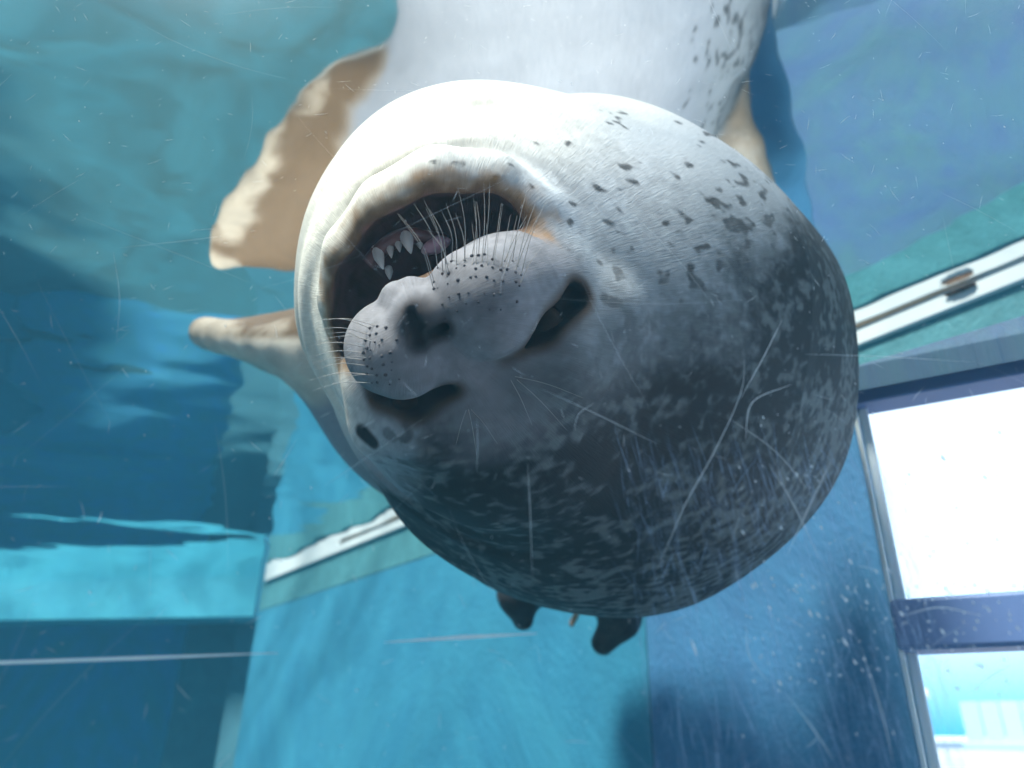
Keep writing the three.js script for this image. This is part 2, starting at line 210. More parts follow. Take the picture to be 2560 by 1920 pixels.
const DOTS=[[-0.0468,0.073],[-0.0412,0.0751],[-0.0375,0.0761],[-0.0291,0.0761],[-0.0247,0.079],[-0.0207,0.0793],[-0.0172,0.0799],[-0.012,0.0766],[-0.0046,0.0761],[0.0003,0.0768],[0.0033,0.0735],[-0.0485,0.0634],[-0.0428,0.0682],[-0.0388,0.0679],[-0.0341,0.071],[-0.0291,0.0723],[-0.0221,0.0702],[-0.0185,0.0723],[-0.0119,0.0712],[-0.0069,0.0697],[-0.0033,0.0703],[0.0022,0.0689],[0.0056,0.0676],[-0.0482,0.0587],[-0.0457,0.059],[-0.0392,0.0612],[-0.0328,0.0632],[-0.0251,0.0647],[-0.0219,0.0651],[-0.0154,0.0649],[-0.011,0.0628],[-0.0055,0.0625],[0.0024,0.0627],[0.0046,0.0604],[-0.0426,0.0486],[-0.0383,0.0528],[-0.0322,0.0546],[-0.0263,0.055],[-0.0165,0.0544],[-0.0107,0.0538],[-0.0072,0.0546],[0.003,0.0504],[-0.0412,0.0394],[-0.0334,0.044],[-0.0277,0.0485],[-0.0202,0.0491],[-0.0135,0.0449],[-0.0068,0.045],[-0.0887,0.0349],[-0.0883,0.0304],[-0.091,0.0272],[-0.0898,0.0223],[-0.0923,0.0194],[-0.0924,0.0151],[-0.0899,0.0111],[-0.0905,0.0062],[-0.0881,0.0007],[-0.0838,0.0359],[-0.0839,0.0312],[-0.0846,0.0259],[-0.0874,0.021],[-0.088,0.0159],[-0.0868,0.0095],[-0.0838,0.0055],[-0.0841,0.0011],[-0.0777,0.0348],[-0.08,0.0273],[-0.0816,0.0241],[-0.0798,0.017],[-0.0791,0.0119],[-0.078,0.0056],[-0.0761,-0.0003],[-0.0706,0.0271],[-0.0745,0.0192],[-0.0735,0.0134],[-0.0741,0.0085],[-0.0697,0.0029]];
const SCRATCH=[[[[0.11271,1.67412],[0.1106,1.66155],[0.10321,1.64447],[0.09016,1.62118],[0.078,1.60131],[0.07075,1.58657],[0.06378,1.57239]],0.00026],[[[0.14311,1.67867],[0.17924,1.67825],[0.22398,1.67624]],0.00022],[[[-0.15381,1.74197],[-0.17255,1.73851],[-0.20518,1.73324]],0.0002],[[[-0.20804,1.73024],[-0.19839,1.70359],[-0.19324,1.67709]],0.00016],[[[0.13447,1.69816],[0.12252,1.6769],[0.10866,1.65417]],0.0003],[[[0.13396,1.6621],[0.11387,1.65188],[0.10839,1.63292]],0.00035],[[[0.01415,1.65685],[0.04236,1.64308],[0.06751,1.62971]],0.00022],[[[0.10104,1.64442],[0.1225,1.6264],[0.13611,1.6047]],0.0002],[[[0.14789,1.62583],[0.13371,1.60252],[0.1202,1.57953]],0.0003],[[[0.11766,1.62179],[0.1272,1.60026],[0.13391,1.57782]],0.00026],[[[0.09882,1.55021],[0.09923,1.5375],[0.10554,1.52794]],0.0003],[[[0.07566,1.54424],[0.07687,1.54064],[0.07773,1.53743]],0.0009],[[[0.1124,1.52375],[0.12143,1.51047],[0.12708,1.50081]],0.0003],[[[0.14532,1.54201],[0.14913,1.51767],[0.15009,1.49965]],0.0003],[[[0.02923,1.63576],[0.03154,1.64402],[0.03931,1.65016]],0.00022],[[[-0.00702,1.70832],[-0.00612,1.71953],[-0.0028,1.73109]],0.00015],[[[0.0079,1.61936],[0.00914,1.59771],[0.01038,1.56737]],0.0002],[[[-0.01612,1.64175],[-0.01515,1.62786],[-0.01505,1.61442]],0.00018],[[[0.18487,1.52516],[0.19809,1.53325],[0.20446,1.53602]],0.0003],[[[0.16515,1.55528],[0.18146,1.559],[0.19818,1.55595]],0.0004],[[[-0.03989,1.6412],[-0.07163,1.61538],[-0.08305,1.60638]],0.00012],[[[-0.09861,1.62826],[-0.10327,1.61689],[-0.10642,1.61021]],0.0002],[[[-0.17958,1.5874],[-0.1789,1.58948],[-0.17889,1.59261]],0.0006]];
const len3 = (x, y, z) => Math.sqrt(x * x + y * y + z * z);
const smin = (a, b, k) => { const h = Math.max(k - Math.abs(a - b), 0) / k; return Math.min(a, b) - h * h * k * 0.25; };
const smax = (a, b, k) => -smin(-a, -b, k);
function cone(x, y, z, a, b) {   // tapered capsule between two spheres
  const bx = b[0] - a[0], by = b[1] - a[1], bz = b[2] - a[2], px = x - a[0], py = y - a[1], pz = z - a[2];
  const t = clamp((px * bx + py * by + pz * bz) / (bx * bx + by * by + bz * bz));
  return len3(px - bx * t, py - by * t, pz - bz * t) - (a[3] + (b[3] - a[3]) * t);
}
const ball = (x, y, z, s) => len3(x - s[0], y - s[1], z - s[2]) - s[3];
function chain(x, y, z, c, k) { let d = cone(x, y, z, c[0], c[1]); for (let i = 1; i + 1 < c.length; i++) d = smin(d, cone(x, y, z, c[i], c[i + 1]), k); return d; }
const DEEPER = MOUTH.map(([x, y, z, r]) => [x, y, (z - 0.345) * 0.6 + 0.345 - 0.012, r]);
function mouthD(x, y, z) { const zz = (z - 0.345) * 0.6 + 0.345; let d = 1; for (let i = 0; i + 1 < DEEPER.length; i++) d = smin(d, cone(x, y, zz, DEEPER[i], DEEPER[i + 1]), 0.01); return d; }
function muzzleD(x, y, z) {
  let m = chain(x, y, z, SNOUT, 0.02);
  m = smin(m, cone(x, y, z, PADS[0], PADS[1]), 0.006);
  m = smin(m, cone(x, y, z, PADS[2], PADS[3]), 0.006);
  m = smin(m, chain(x, y, z, LIP, 0.01), 0.009);
  return m;
}
function sealD(x, y, z) {
  let d = chain(x, y, z, SPINE, 0.10);
  if (z < 0.05) {
    let fl = chain(x, y, z, FLIP_ARM, 0.06);
    for (const f of FLIP_L) fl = smin(fl, chain(x, y, z, f, 0.02), 0.06);
    fl = smin(fl, chain(x, y, z, EDGE_L, 0.01), 0.03);
    d = smin(d, fl, 0.04);
    let fr = cone(x, y, z, ARM_R[0], ARM_R[1]);
    for (const f of FLIP_R) fr = smin(fr, chain(x, y, z, f, 0.02), 0.06);
    fr = smin(fr, chain(x, y, z, EDGE_R, 0.01), 0.03);
    d = smin(d, fr, 0.05);
    d = smin(d, ball(x, y, z, CHEST[0]), 0.08);
    for (const f of HIND) d = smin(d, chain(x, y, z, f, 0.02), 0.03);
  }
  if (z > 0.0) {
    d = smin(d, ball(x, y, z, THROAT[0]), 0.09);
    d = smin(d, ball(x, y, z, THROAT[1]), 0.06);
  }
  if (z > -0.35 && Math.abs(d) < 0.06) {
    // soft lumps of blubber and the creases of the drawn-in neck
    d += 0.009 * noise.noise(x * 5.5 + 2, y * 5.5, z * 5.5) * smooth(-0.35, -0.15, z);
    const r = len3(x - HEAD[0][0], y - HEAD[0][1], z - HEAD[0][2]), m = smooth(0.125, 0.15, r) * smooth(0.25, 0.19, r) * smooth(0.10, -0.06, x);
    if (m > 0.001) d += 0.0042 * m * Math.sin(r * 150 + 3.2 * noise.noise(x * 7, y * 7 + 4, z * 7)) * (0.6 + 0.8 * noise.noise(x * 9 + 7, y * 9, z * 9));
  }
  if (z > 0.12) {
    d = smin(d, ball(x, y, z, HEAD[0]), 0.03); d = smin(d, ball(x, y, z, HEAD[1]), 0.05);
    d = smin(d, chain(x, y, z, JAW, 0.02), 0.022);
    d = smin(d, ball(x, y, z, CHEEK[0]), 0.02); d = smin(d, ball(x, y, z, CHEEK[1]), 0.02);
    d = smin(d, ball(x, y, z, TUFT[0]), 0.01); d = smin(d, ball(x, y, z, TUFT[1]), 0.01);
    d = smin(d, chain(x, y, z, BROW, 0.02), 0.022); d = smin(d, chain(x, y, z, BROWL, 0.02), 0.022);
    d = smax(d, -mouthD(x, y, z), 0.008);
    d = smin(d, muzzleD(x, y, z), 0.013);
    d = smax(d, -chain(x, y, z, EYESLIT, 0.006), 0.007);
    d = smax(d, -chain(x, y, z, EYESLITL, 0.006), 0.007);
    for (const n of NOSTRIL) d = smax(d, -chain(x, y, z, n, 0.002), 0.004);
  }
  return d;
}
function steps(list) { const out = []; for (let i = 0; i + 1 < list.length; i++) { const [a, h] = list[i], b = list[i + 1][0], n = Math.max(1, Math.round((b - a) / h)); for (let k = 0; k < n; k++) out.push(a + (b - a) * k / n); } out.push(list[list.length - 1][0]); return Float64Array.from(out); }
function surfaceNets(D, X, Y, Z) {
  const nx = X.length, ny = Y.length, nz = Z.length, B = 6, pos = [], idx = [];
  const layer = () => new Float32Array(nx * ny), fill = (v, k) => {
    const kb = Math.floor(k / B), z0 = Z[kb * B], z1 = Z[Math.min(nz - 1, kb * B + B)], zc = (z0 + z1) / 2;
    for (let jb = 0; jb < ny; jb += B) for (let ib = 0; ib < nx; ib += B) {
      const i1 = Math.min(nx - 1, ib + B), j1 = Math.min(ny - 1, jb + B), key = (kb * 4096 + jb) * 4096 + ib;
      let c = cache.get(key);
      if (c === undefined) { c = D((X[ib] + X[i1]) / 2, (Y[jb] + Y[j1]) / 2, zc); cache.set(key, c); }
      const hd = len3(X[i1] - X[ib], Y[j1] - Y[jb], z1 - z0) / 2;
      const skip = Math.abs(c) > hd * 1.25 + 0.035;
      for (let j = jb; j < Math.min(ny, jb + B); j++) for (let i = ib; i < Math.min(nx, ib + B); i++) v[j * nx + i] = skip ? c : D(X[i], Y[j], Z[k]);
    }
  };
  const cache = new Map();
  let va = layer(), vb = layer(), cp = new Int32Array(nx * ny).fill(-1), cn = new Int32Array(nx * ny).fill(-1);
  fill(va, 0);
  for (let k = 0; k + 1 < nz; k++) {
    if ((k + 1) % B === 0) cache.clear();
    fill(vb, k + 1); cn.fill(-1);
    for (let j = 0; j + 1 < ny; j++) for (let i = 0; i + 1 < nx; i++) {
      const o = j * nx + i;
      const v = [va[o], va[o + 1], va[o + nx], va[o + nx + 1], vb[o], vb[o + 1], vb[o + nx], vb[o + nx + 1]];
      let m = 0; for (let q = 0; q < 8; q++) if (v[q] < 0) m |= 1 << q;
      if (m === 0 || m === 255) continue;
      let sx = 0, sy = 0, sz = 0, n = 0;
      for (let q = 0; q < 8; q++) for (const b of [1, 2, 4]) if (!(q & b)) {
        const r = q | b; if ((v[q] < 0) === (v[r] < 0)) continue;
        const t = v[q] / (v[q] - v[r]);
        sx += (q & 1) + (b === 1 ? t : 0); sy += ((q >> 1) & 1) + (b === 2 ? t : 0); sz += (q >> 2) + (b === 4 ? t : 0); n++;
      }
      cn[o] = pos.length / 3;
      pos.push(X[i] + sx / n * (X[i + 1] - X[i]), Y[j] + sy / n * (Y[j + 1] - Y[j]), Z[k] + sz / n * (Z[k + 1] - Z[k]));
    }
    const quad = (a, b, c, d, flip) => { if (a < 0 || b < 0 || c < 0 || d < 0) return; flip ? idx.push(a, c, b, a, d, c) : idx.push(a, b, c, a, c, d); };
    for (let j = 1; j + 1 < ny; j++) for (let i = 1; i + 1 < nx; i++) {
      const o = j * nx + i, s = va[o] < 0;
      if (k > 0) {
        if (s !== (va[o + 1] < 0)) quad(cp[o - nx], cp[o], cn[o], cn[o - nx], !s);
        if (s !== (va[o + nx] < 0)) quad(cp[o - 1], cn[o - 1], cn[o], cp[o], !s);
      }
      if (s !== (vb[o] < 0)) quad(cn[o - nx - 1], cn[o - nx], cn[o], cn[o - 1], !s);
    }
    [va, vb] = [vb, va]; [cp, cn] = [cn, cp];
  }
  return { pos, idx };
}
// colours of the coat at a point of the body
const NOSE = SNOUT[0];
function coat(x, y, z) {
  // from the belly (towards -,+) to the back (+,-), across the body
  const t0 = (x - 0.115) * 0.356 - (y - 0.035 + Math.min(0, z) * -0.42) * 0.934;
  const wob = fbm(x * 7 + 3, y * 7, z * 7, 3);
  const t = t0 + 0.10 * wob - 0.16 * smooth(-0.03, -0.14, x) * smooth(-0.16, -0.04, y) * smooth(0.0, 0.1, z) + 0.09 * smooth(0.14, 0.36, x);
  const belly = clamp(smooth(0.14, 0.0, z + 0.08 * wob)), cool = [0.46, 0.48, 0.50].map((v, i) => v - belly * [0.20, 0.19, 0.17][i]), warm = [0.76, 0.72, 0.61].map((v, i) => v - belly * [0.49, 0.43, 0.29][i]), grey = [0.25, 0.28, 0.30];  // belly colour lowered behind the throat to dim its mirrored image
  const w1 = smooth(-0.10, -0.30, t + 0.25 * x);
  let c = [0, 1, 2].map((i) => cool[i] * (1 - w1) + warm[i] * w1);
  const g1 = smooth(-0.20, -0.02, t);
  c = c.map((v, i) => v * (1 - g1) + grey[i] * g1);
  const tint = 1 + 0.16 * fbm(x * 16, y * 16, z * 16 + 8, 3);
  c = c.map((v) => v * tint);
  // sparse dark spots on the pale flank, clustered
  const sp = noise.noise(x * 58 + 9, y * 76, z * 50) + 0.5 * noise.noise(x * 120, y * 150 + 5, z * 100) + 0.35 * noise.noise(x * 17 + 5, y * 17, z * 17);
  const spots = smooth(0.40, 0.66, sp + 0.40 * smooth(-0.24, -0.02, t) - 0.17 - 0.9 * smooth(-0.18, -0.30, t));
  // dark mottled saddle: fine pale flecks and rings on near black
  const low = smooth(0.10, 0.28, t);
  const r1 = 1 - Math.abs(noise.noise(x * 44 + 7, y * 50, z * 40)) * 3.2;
  const fleck = fbm(x * 80 + 2, y * 92, z * 72, 3);
  const big = fbm(x * 20 + 1, y * 22, z * 18 + 6, 3);
  const q = smooth(0.02, 0.50, 1.05 * fleck + 0.22 * Math.max(0, r1) + 0.8 * big + 0.20 * low - 0.02);
  const pale = [0.135, 0.155, 0.160], dark = [0.013, 0.014, 0.016];
  const mt = pale.map((p, i) => dark[i] + (p - dark[i]) * clamp(q * (0.85 + 0.25 * low) + 0.04));
  const saddle = smooth(-0.06, 0.03, t + 0.05 * wob + 0.07 * fleck);
  c = c.map((v, i) => v * (1 - saddle) + mt[i] * saddle);
  const k = spots * (1 - saddle) * 0.88 * smooth(-0.13, -0.05, x);
  return c.map((v) => v * (1 - k) + 0.03 * k);
}
function sealColour(x, y, z) {
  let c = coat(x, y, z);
  const mixTo = (b, k) => { k = clamp(k); c = c.map((v, i) => v * (1 - k) + b[i] * k); };
  if (z > 0.1) {
    // grey face
    const mz = muzzleD(x, y, z), mo = mouthD(x, y, z);
    mixTo([0.205, 0.20, 0.215], smooth(0.03, 0.0, mz) * 0.9);
    const fur = 1 + smooth(0.2, 0.3, z) * (0.45 * fbm(x * 150, y * 150, z * 60, 3) + 0.30 * fbm(x * 34 + 3, y * 34, z * 34, 3));
    c = c.map((v) => v * fur);
    mixTo([0.20, 0.21, 0.22], smooth(0.05, 0.0, chain(x, y, z, BROW, 0.02)) * 0.35);
    // brown stained fur round the lips, flesh-coloured lining inside
    if (mz > 0.004) {
      const n = 0.008 * fbm(x * 60, y * 60, z * 60, 3);
      mixTo([0.36, 0.20, 0.08], smooth(0.018, 0.005, mo + 1.6 * n) * 0.85);
      mixTo([0.12, 0.06, 0.03], smooth(0.009, 0.003, mo + n) * 0.75);
      mixTo([0.28, 0.15, 0.13], smooth(0.003, -0.002, mo + n));
    }
    // nose leather and nostrils
    mixTo([0.075, 0.066, 0.068], smooth(0.016, 0.004, len3((x - NOSE[0]) * 0.8, (y - NOSE[1]) * 0.8, z - NOSE[2] - 0.018)) * 0.9);
    let ns = 1; for (const n of NOSTRIL) ns = Math.min(ns, chain(x, y, z, n, 0.002));
    mixTo([0.06, 0.052, 0.054], smooth(0.008, 0.002, ns));
    mixTo([0.020, 0.017, 0.017], smooth(0.002, 0.0, ns));
    // eye folds
    const e = Math.min(chain(x, y, z, EYESLIT, 0.006), chain(x, y, z, EYESLITL, 0.006));
    mixTo([0.07, 0.042, 0.026], smooth(0.012, 0.003, e)); mixTo([0.012, 0.008, 0.007], smooth(0.004, 0.0, e));
    // ear hole
    const a = [...EAR[0], 0.004], b = [...EAR[1], 0.003]; a[2] = b[2] = z;
    mixTo([0.015, 0.015, 0.016], smooth(0.004, 0.0, cone(x, y, z, a, b)));
  } else {
    // buff, wrinkled palms of the fore flippers
    let fl = 1; for (const f of [...FLIP_L, ...FLIP_R]) fl = Math.min(fl, chain(x, y, z, f, 0.02));
    const n = fbm(x * 9, y * 26, z * 26, 4), patch = noise.noise(x * 8 + 3, y * 6, z * 7), tip = Math.min(chain(x, y, z, EDGE_L, 0.01), chain(x, y, z, EDGE_R, 0.01));
    const k = smooth(0.055, 0.022, fl) * (x < 0 ? 1 : 0.5);
    const palm = smooth(-0.004, 0.012, y - 0.0575 * (0.9 - z));   // brown palm, cream back of the hand
    mixTo([0.62 - 0.20 * palm, 0.57 - 0.21 * palm, 0.47 - 0.20 * palm].map((v) => clamp(v * (1 + 0.5 * n), 0.08, 0.7)), k * 0.95);
    mixTo([0.13, 0.082, 0.04], palm * k * smooth(-0.5, 0.15, 0.35 + patch + 0.9 * n - 0.9 * smooth(0.07, 0.0, tip)));
    let hd = 1; for (const f of HIND) hd = Math.min(hd, chain(x, y, z, f, 0.02));
    mixTo([0.035, 0.038, 0.042], smooth(0.03, 0.0, hd) * (0.8 + 0.6 * fbm(x * 40, y * 40, z * 40, 3)));
  }
  return c;
}
const seal = tag(group('seal'), 'spotted seal swimming belly up with open mouth, pale throat and dark mottled back', 'seal');
{
  const q = new THREE.Quaternion().setFromEuler(new THREE.Euler(THREE.MathUtils.degToRad(26), 0, THREE.MathUtils.degToRad(1.2), 'YXZ'));
  const o = new THREE.Vector3(0, 0, -0.9).applyQuaternion(q);
  seal.position.set(o.x, o.y + EYE, o.z); seal.quaternion.copy(q);
  const X = steps([[-0.62, 0.006], [-0.30, 0.004], [-0.16, 0.0022], [0.08, 0.0029], [0.45, 0.004], [0.52, 0]]);
  const Y = steps([[-0.86, 0.008], [-0.42, 0.0038], [-0.05, 0.0022], [0.16, 0.0034], [0.42, 0]]);
  const Z = steps([[-1.36, 0.009], [-0.6, 0.007], [0.0, 0.004], [0.22, 0.0022], [0.47, 0]]);
  const t0 = Date.now();
  const { pos, idx } = surfaceNets(sealD, X, Y, Z);
  const n = pos.length / 3, nor = new Float32Array(n * 3), col = new Float32Array(n * 3), uv = new Float32Array(n * 2), e = 0.0012;
  for (let i = 0; i < n; i++) {
    const x = pos[i * 3], y = pos[i * 3 + 1], z = pos[i * 3 + 2];
    let gx = sealD(x + e, y, z) - sealD(x - e, y, z), gy = sealD(x, y + e, z) - sealD(x, y - e, z), gz = sealD(x, y, z + e) - sealD(x, y, z - e);
    const l = len3(gx, gy, gz) || 1; nor[i * 3] = gx / l; nor[i * 3 + 1] = gy / l; nor[i * 3 + 2] = gz / l;
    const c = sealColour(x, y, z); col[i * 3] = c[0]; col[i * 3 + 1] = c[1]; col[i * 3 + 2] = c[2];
    // fur flows back from the nose: u round it, v away from it
    const dx = x - NOSE[0], dy = y - NOSE[1], dz = z - NOSE[2];
    uv[i * 2] = Math.atan2(dx, dy) / (2 * Math.PI); uv[i * 2 + 1] = len3(dx, dy, dz);
  }
  const P = Array.from(pos), Nn = Array.from(nor), C = Array.from(col), U = Array.from(uv), copy = new Map();
  for (let f = 0; f < idx.length; f += 3) {
    const u = [0, 1, 2].map((k) => U[idx[f + k] * 2]);
    if (Math.max(...u) - Math.min(...u) < 0.5) continue;
    for (let k = 0; k < 3; k++) if (u[k] < 0) {
      const a = idx[f + k]; let b = copy.get(a);
      if (b === undefined) { b = P.length / 3; for (let m = 0; m < 3; m++) { P.push(P[a * 3 + m]); Nn.push(Nn[a * 3 + m]); C.push(C[a * 3 + m]); } U.push(U[a * 2] + 1, U[a * 2 + 1]); copy.set(a, b); }
      idx[f + k] = b;
    }
  }
  const g = new THREE.BufferGeometry();
  g.setAttribute('position', new THREE.Float32BufferAttribute(P, 3)); g.setAttribute('normal', new THREE.Float32BufferAttribute(Nn, 3));
  g.setAttribute('color', new THREE.Float32BufferAttribute(C, 3)); g.setAttribute('uv', new THREE.Float32BufferAttribute(U, 2)); g.setIndex(idx);
  console.log('seal', n, 'verts', idx.length / 3, 'tris', Date.now() - t0, 'ms');
  // fur: short streaks along v
  const T = 1024, a = new Float32Array(T * T).fill(0);
  for (let s = 0; s < 26000; s++) {
    const u0 = rnd() * T, v0 = rnd() * T, l = 30 + rnd() * 70, w = 1 + rnd() * 2.2, h = rnd() - 0.5, bend = (rnd() - 0.5) * 0.16;
    for (let k = 0; k < l; k++) { const f = 1 - Math.abs(k / l * 2 - 1), uu = u0 + bend * k; for (let q = -Math.ceil(w); q <= Math.ceil(w); q++) { const ww = Math.max(0, 1 - Math.abs(q) / w); a[((Math.round(v0 + k) + T) % T) * T + ((Math.round(uu + q) + 2 * T) % T)] += h * f * ww; } }
  }
  let sd = 0; for (const v of a) sd += v * v; sd = Math.sqrt(sd / a.length);
  const cm = new Uint8Array(T * T * 4), bm = new Uint8Array(T * T * 4);
  for (let i = 0; i < T * T; i++) { const v = clamp(0.5 + a[i] / sd * 0.2), c = 255 * Math.pow(0.84 + 0.16 * v, 1 / 2.2), b = 255 * v; for (let k = 0; k < 3; k++) { cm[i * 4 + k] = c; bm[i * 4 + k] = b; } cm[i * 4 + 3] = bm[i * 4 + 3] = 255; }
  const mk = (d, s) => { const t = new THREE.DataTexture(d, T, T); t.wrapS = t.wrapT = THREE.RepeatWrapping; t.magFilter = THREE.LinearFilter; t.repeat.set(4, 4.5); if (s) t.colorSpace = THREE.SRGBColorSpace; t.needsUpdate = true; return t; };
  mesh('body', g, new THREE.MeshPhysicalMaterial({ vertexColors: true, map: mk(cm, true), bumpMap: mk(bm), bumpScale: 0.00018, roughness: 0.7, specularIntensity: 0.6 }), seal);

  const eyeM = new THREE.MeshPhysicalMaterial({ color: lin(0.025, 0.015, 0.010), roughness: 0.1, specularIntensity: 0.15 });
  for (const s of EYES) { const eg = new THREE.SphereGeometry(s[3], 32, 20); eg.translate(s[0], s[1], s[2]); mesh('eye', eg, eyeM, seal); }
  const V = (a) => new THREE.Vector3(a[0], a[1], a[2]);
  const toothM = new THREE.MeshPhysicalMaterial({ color: lin(0.78, 0.75, 0.72), roughness: 0.3 });
  TEETH.forEach(([a, b], i) => {
    const l = V(a).distanceTo(V(b)), r = [0.0048, 0.003, 0.003, 0.0052, 0.0042, 0.003][i];
    const tg = new THREE.LatheGeometry([[r * 0.9, -0.004], [r, 0.001], [r * 0.78, l * 0.35], [r * 0.4, l * 0.75], [r * 0.12, l * 0.97], [0, l]].map(([x, y]) => new THREE.Vector2(x, y)), 14);
    tg.applyQuaternion(new THREE.Quaternion().setFromUnitVectors(new THREE.Vector3(0, 1, 0), V(b).sub(V(a)).normalize())); tg.translate(...a);
    mesh('tooth', tg, toothM, seal);
  });
  { const gg = new THREE.TubeGeometry(new THREE.CatmullRomCurve3(GUM.map(V)), 20, 0.0058, 12); const p = gg.attributes.position; for (let i = 0; i < p.count; i++) { const k = 1 + 0.25 * noise.noise(p.getX(i) * 160, p.getY(i) * 160, p.getZ(i) * 160); const q2 = Math.floor(i / 13) / 20, c = new THREE.CatmullRomCurve3(GUM.map(V)).getPointAt(Math.min(1, q2)); const e2 = Math.sqrt(Math.max(0.05, 1 - Math.pow(q2 * 2 - 1, 2))); p.setXYZ(i, c.x + (p.getX(i) - c.x) * k * e2, c.y + (p.getY(i) - c.y) * k * e2, c.z + (p.getZ(i) - c.z) * k * e2); } gg.computeVertexNormals(); mesh('tongue', gg, new THREE.MeshPhysicalMaterial({ color: lin(0.50, 0.30, 0.36), roughness: 0.35 }), seal); }
  mesh('gum', new THREE.TubeGeometry(new THREE.CatmullRomCurve3(GUMS.map(V)), 40, 0.0062, 10), new THREE.MeshPhysicalMaterial({ color: lin(0.20, 0.095, 0.09), roughness: 0.3 }), seal);
  const whM = new THREE.MeshStandardMaterial({ color: lin(0.42, 0.39, 0.36), roughness: 0.5 });
  // a surface point of the seal below (x, y), seen along its z axis
  const drop = (x, y) => { let z = 0.5; for (let i = 0; i < 90; i++) { const d = sealD(x, y, z); if (d < 0.0004) break; z -= d * 0.8; } return z; };
  for (const w of WHISK) {
    const c = new THREE.CatmullRomCurve3([new THREE.Vector3(w[0][0], w[0][1], drop(w[0][0], w[0][1]) - 0.002), V(w[1]), V(w[2])]);
    const n2 = 14, tg = new THREE.TubeGeometry(c, n2, 1, 5), p = tg.attributes.position, r0 = 0.0003;
    for (let i = 0; i < p.count; i++) { const k = Math.floor(i / 6) / n2, ct = c.getPointAt(k), r = r0 * (1 - 0.8 * k); p.setXYZ(i, ct.x + (p.getX(i) - ct.x) * r, ct.y + (p.getY(i) - ct.y) * r, ct.z + (p.getZ(i) - ct.z) * r); }
    mesh('whisker', tg, whM, seal);
  }
  const dots = DOTS.map(([x, y]) => { const s = new THREE.SphereGeometry(1, 8, 6), r = 0.0005 + rnd() * 0.0008; s.scale(r, r * 0.9, r * 0.45); s.translate(x, y, drop(x, y) - 0.0001); return s; });
  mesh('whisker_follicles', mergeGeometries(dots), new THREE.MeshStandardMaterial({ color: lin(0.07, 0.068, 0.08), roughness: 0.8 }), seal).userData.kind = 'stuff';
  mesh('tail', (() => { const a1 = V(TAIL[0]), b1 = V(TAIL[1]); const tg = new THREE.CapsuleGeometry(TAIL[0][3], a1.distanceTo(b1), 6, 12); tg.scale(1, 1, 0.6); tg.applyQuaternion(new THREE.Quaternion().setFromUnitVectors(new THREE.Vector3(0, 1, 0), b1.clone().sub(a1).normalize())); const m = a1.add(b1).multiplyScalar(0.5); tg.translate(m.x, m.y, m.z); return tg; })(), new THREE.MeshStandardMaterial({ color: lin(0.5, 0.32, 0.22), roughness: 0.7 }), seal);
}

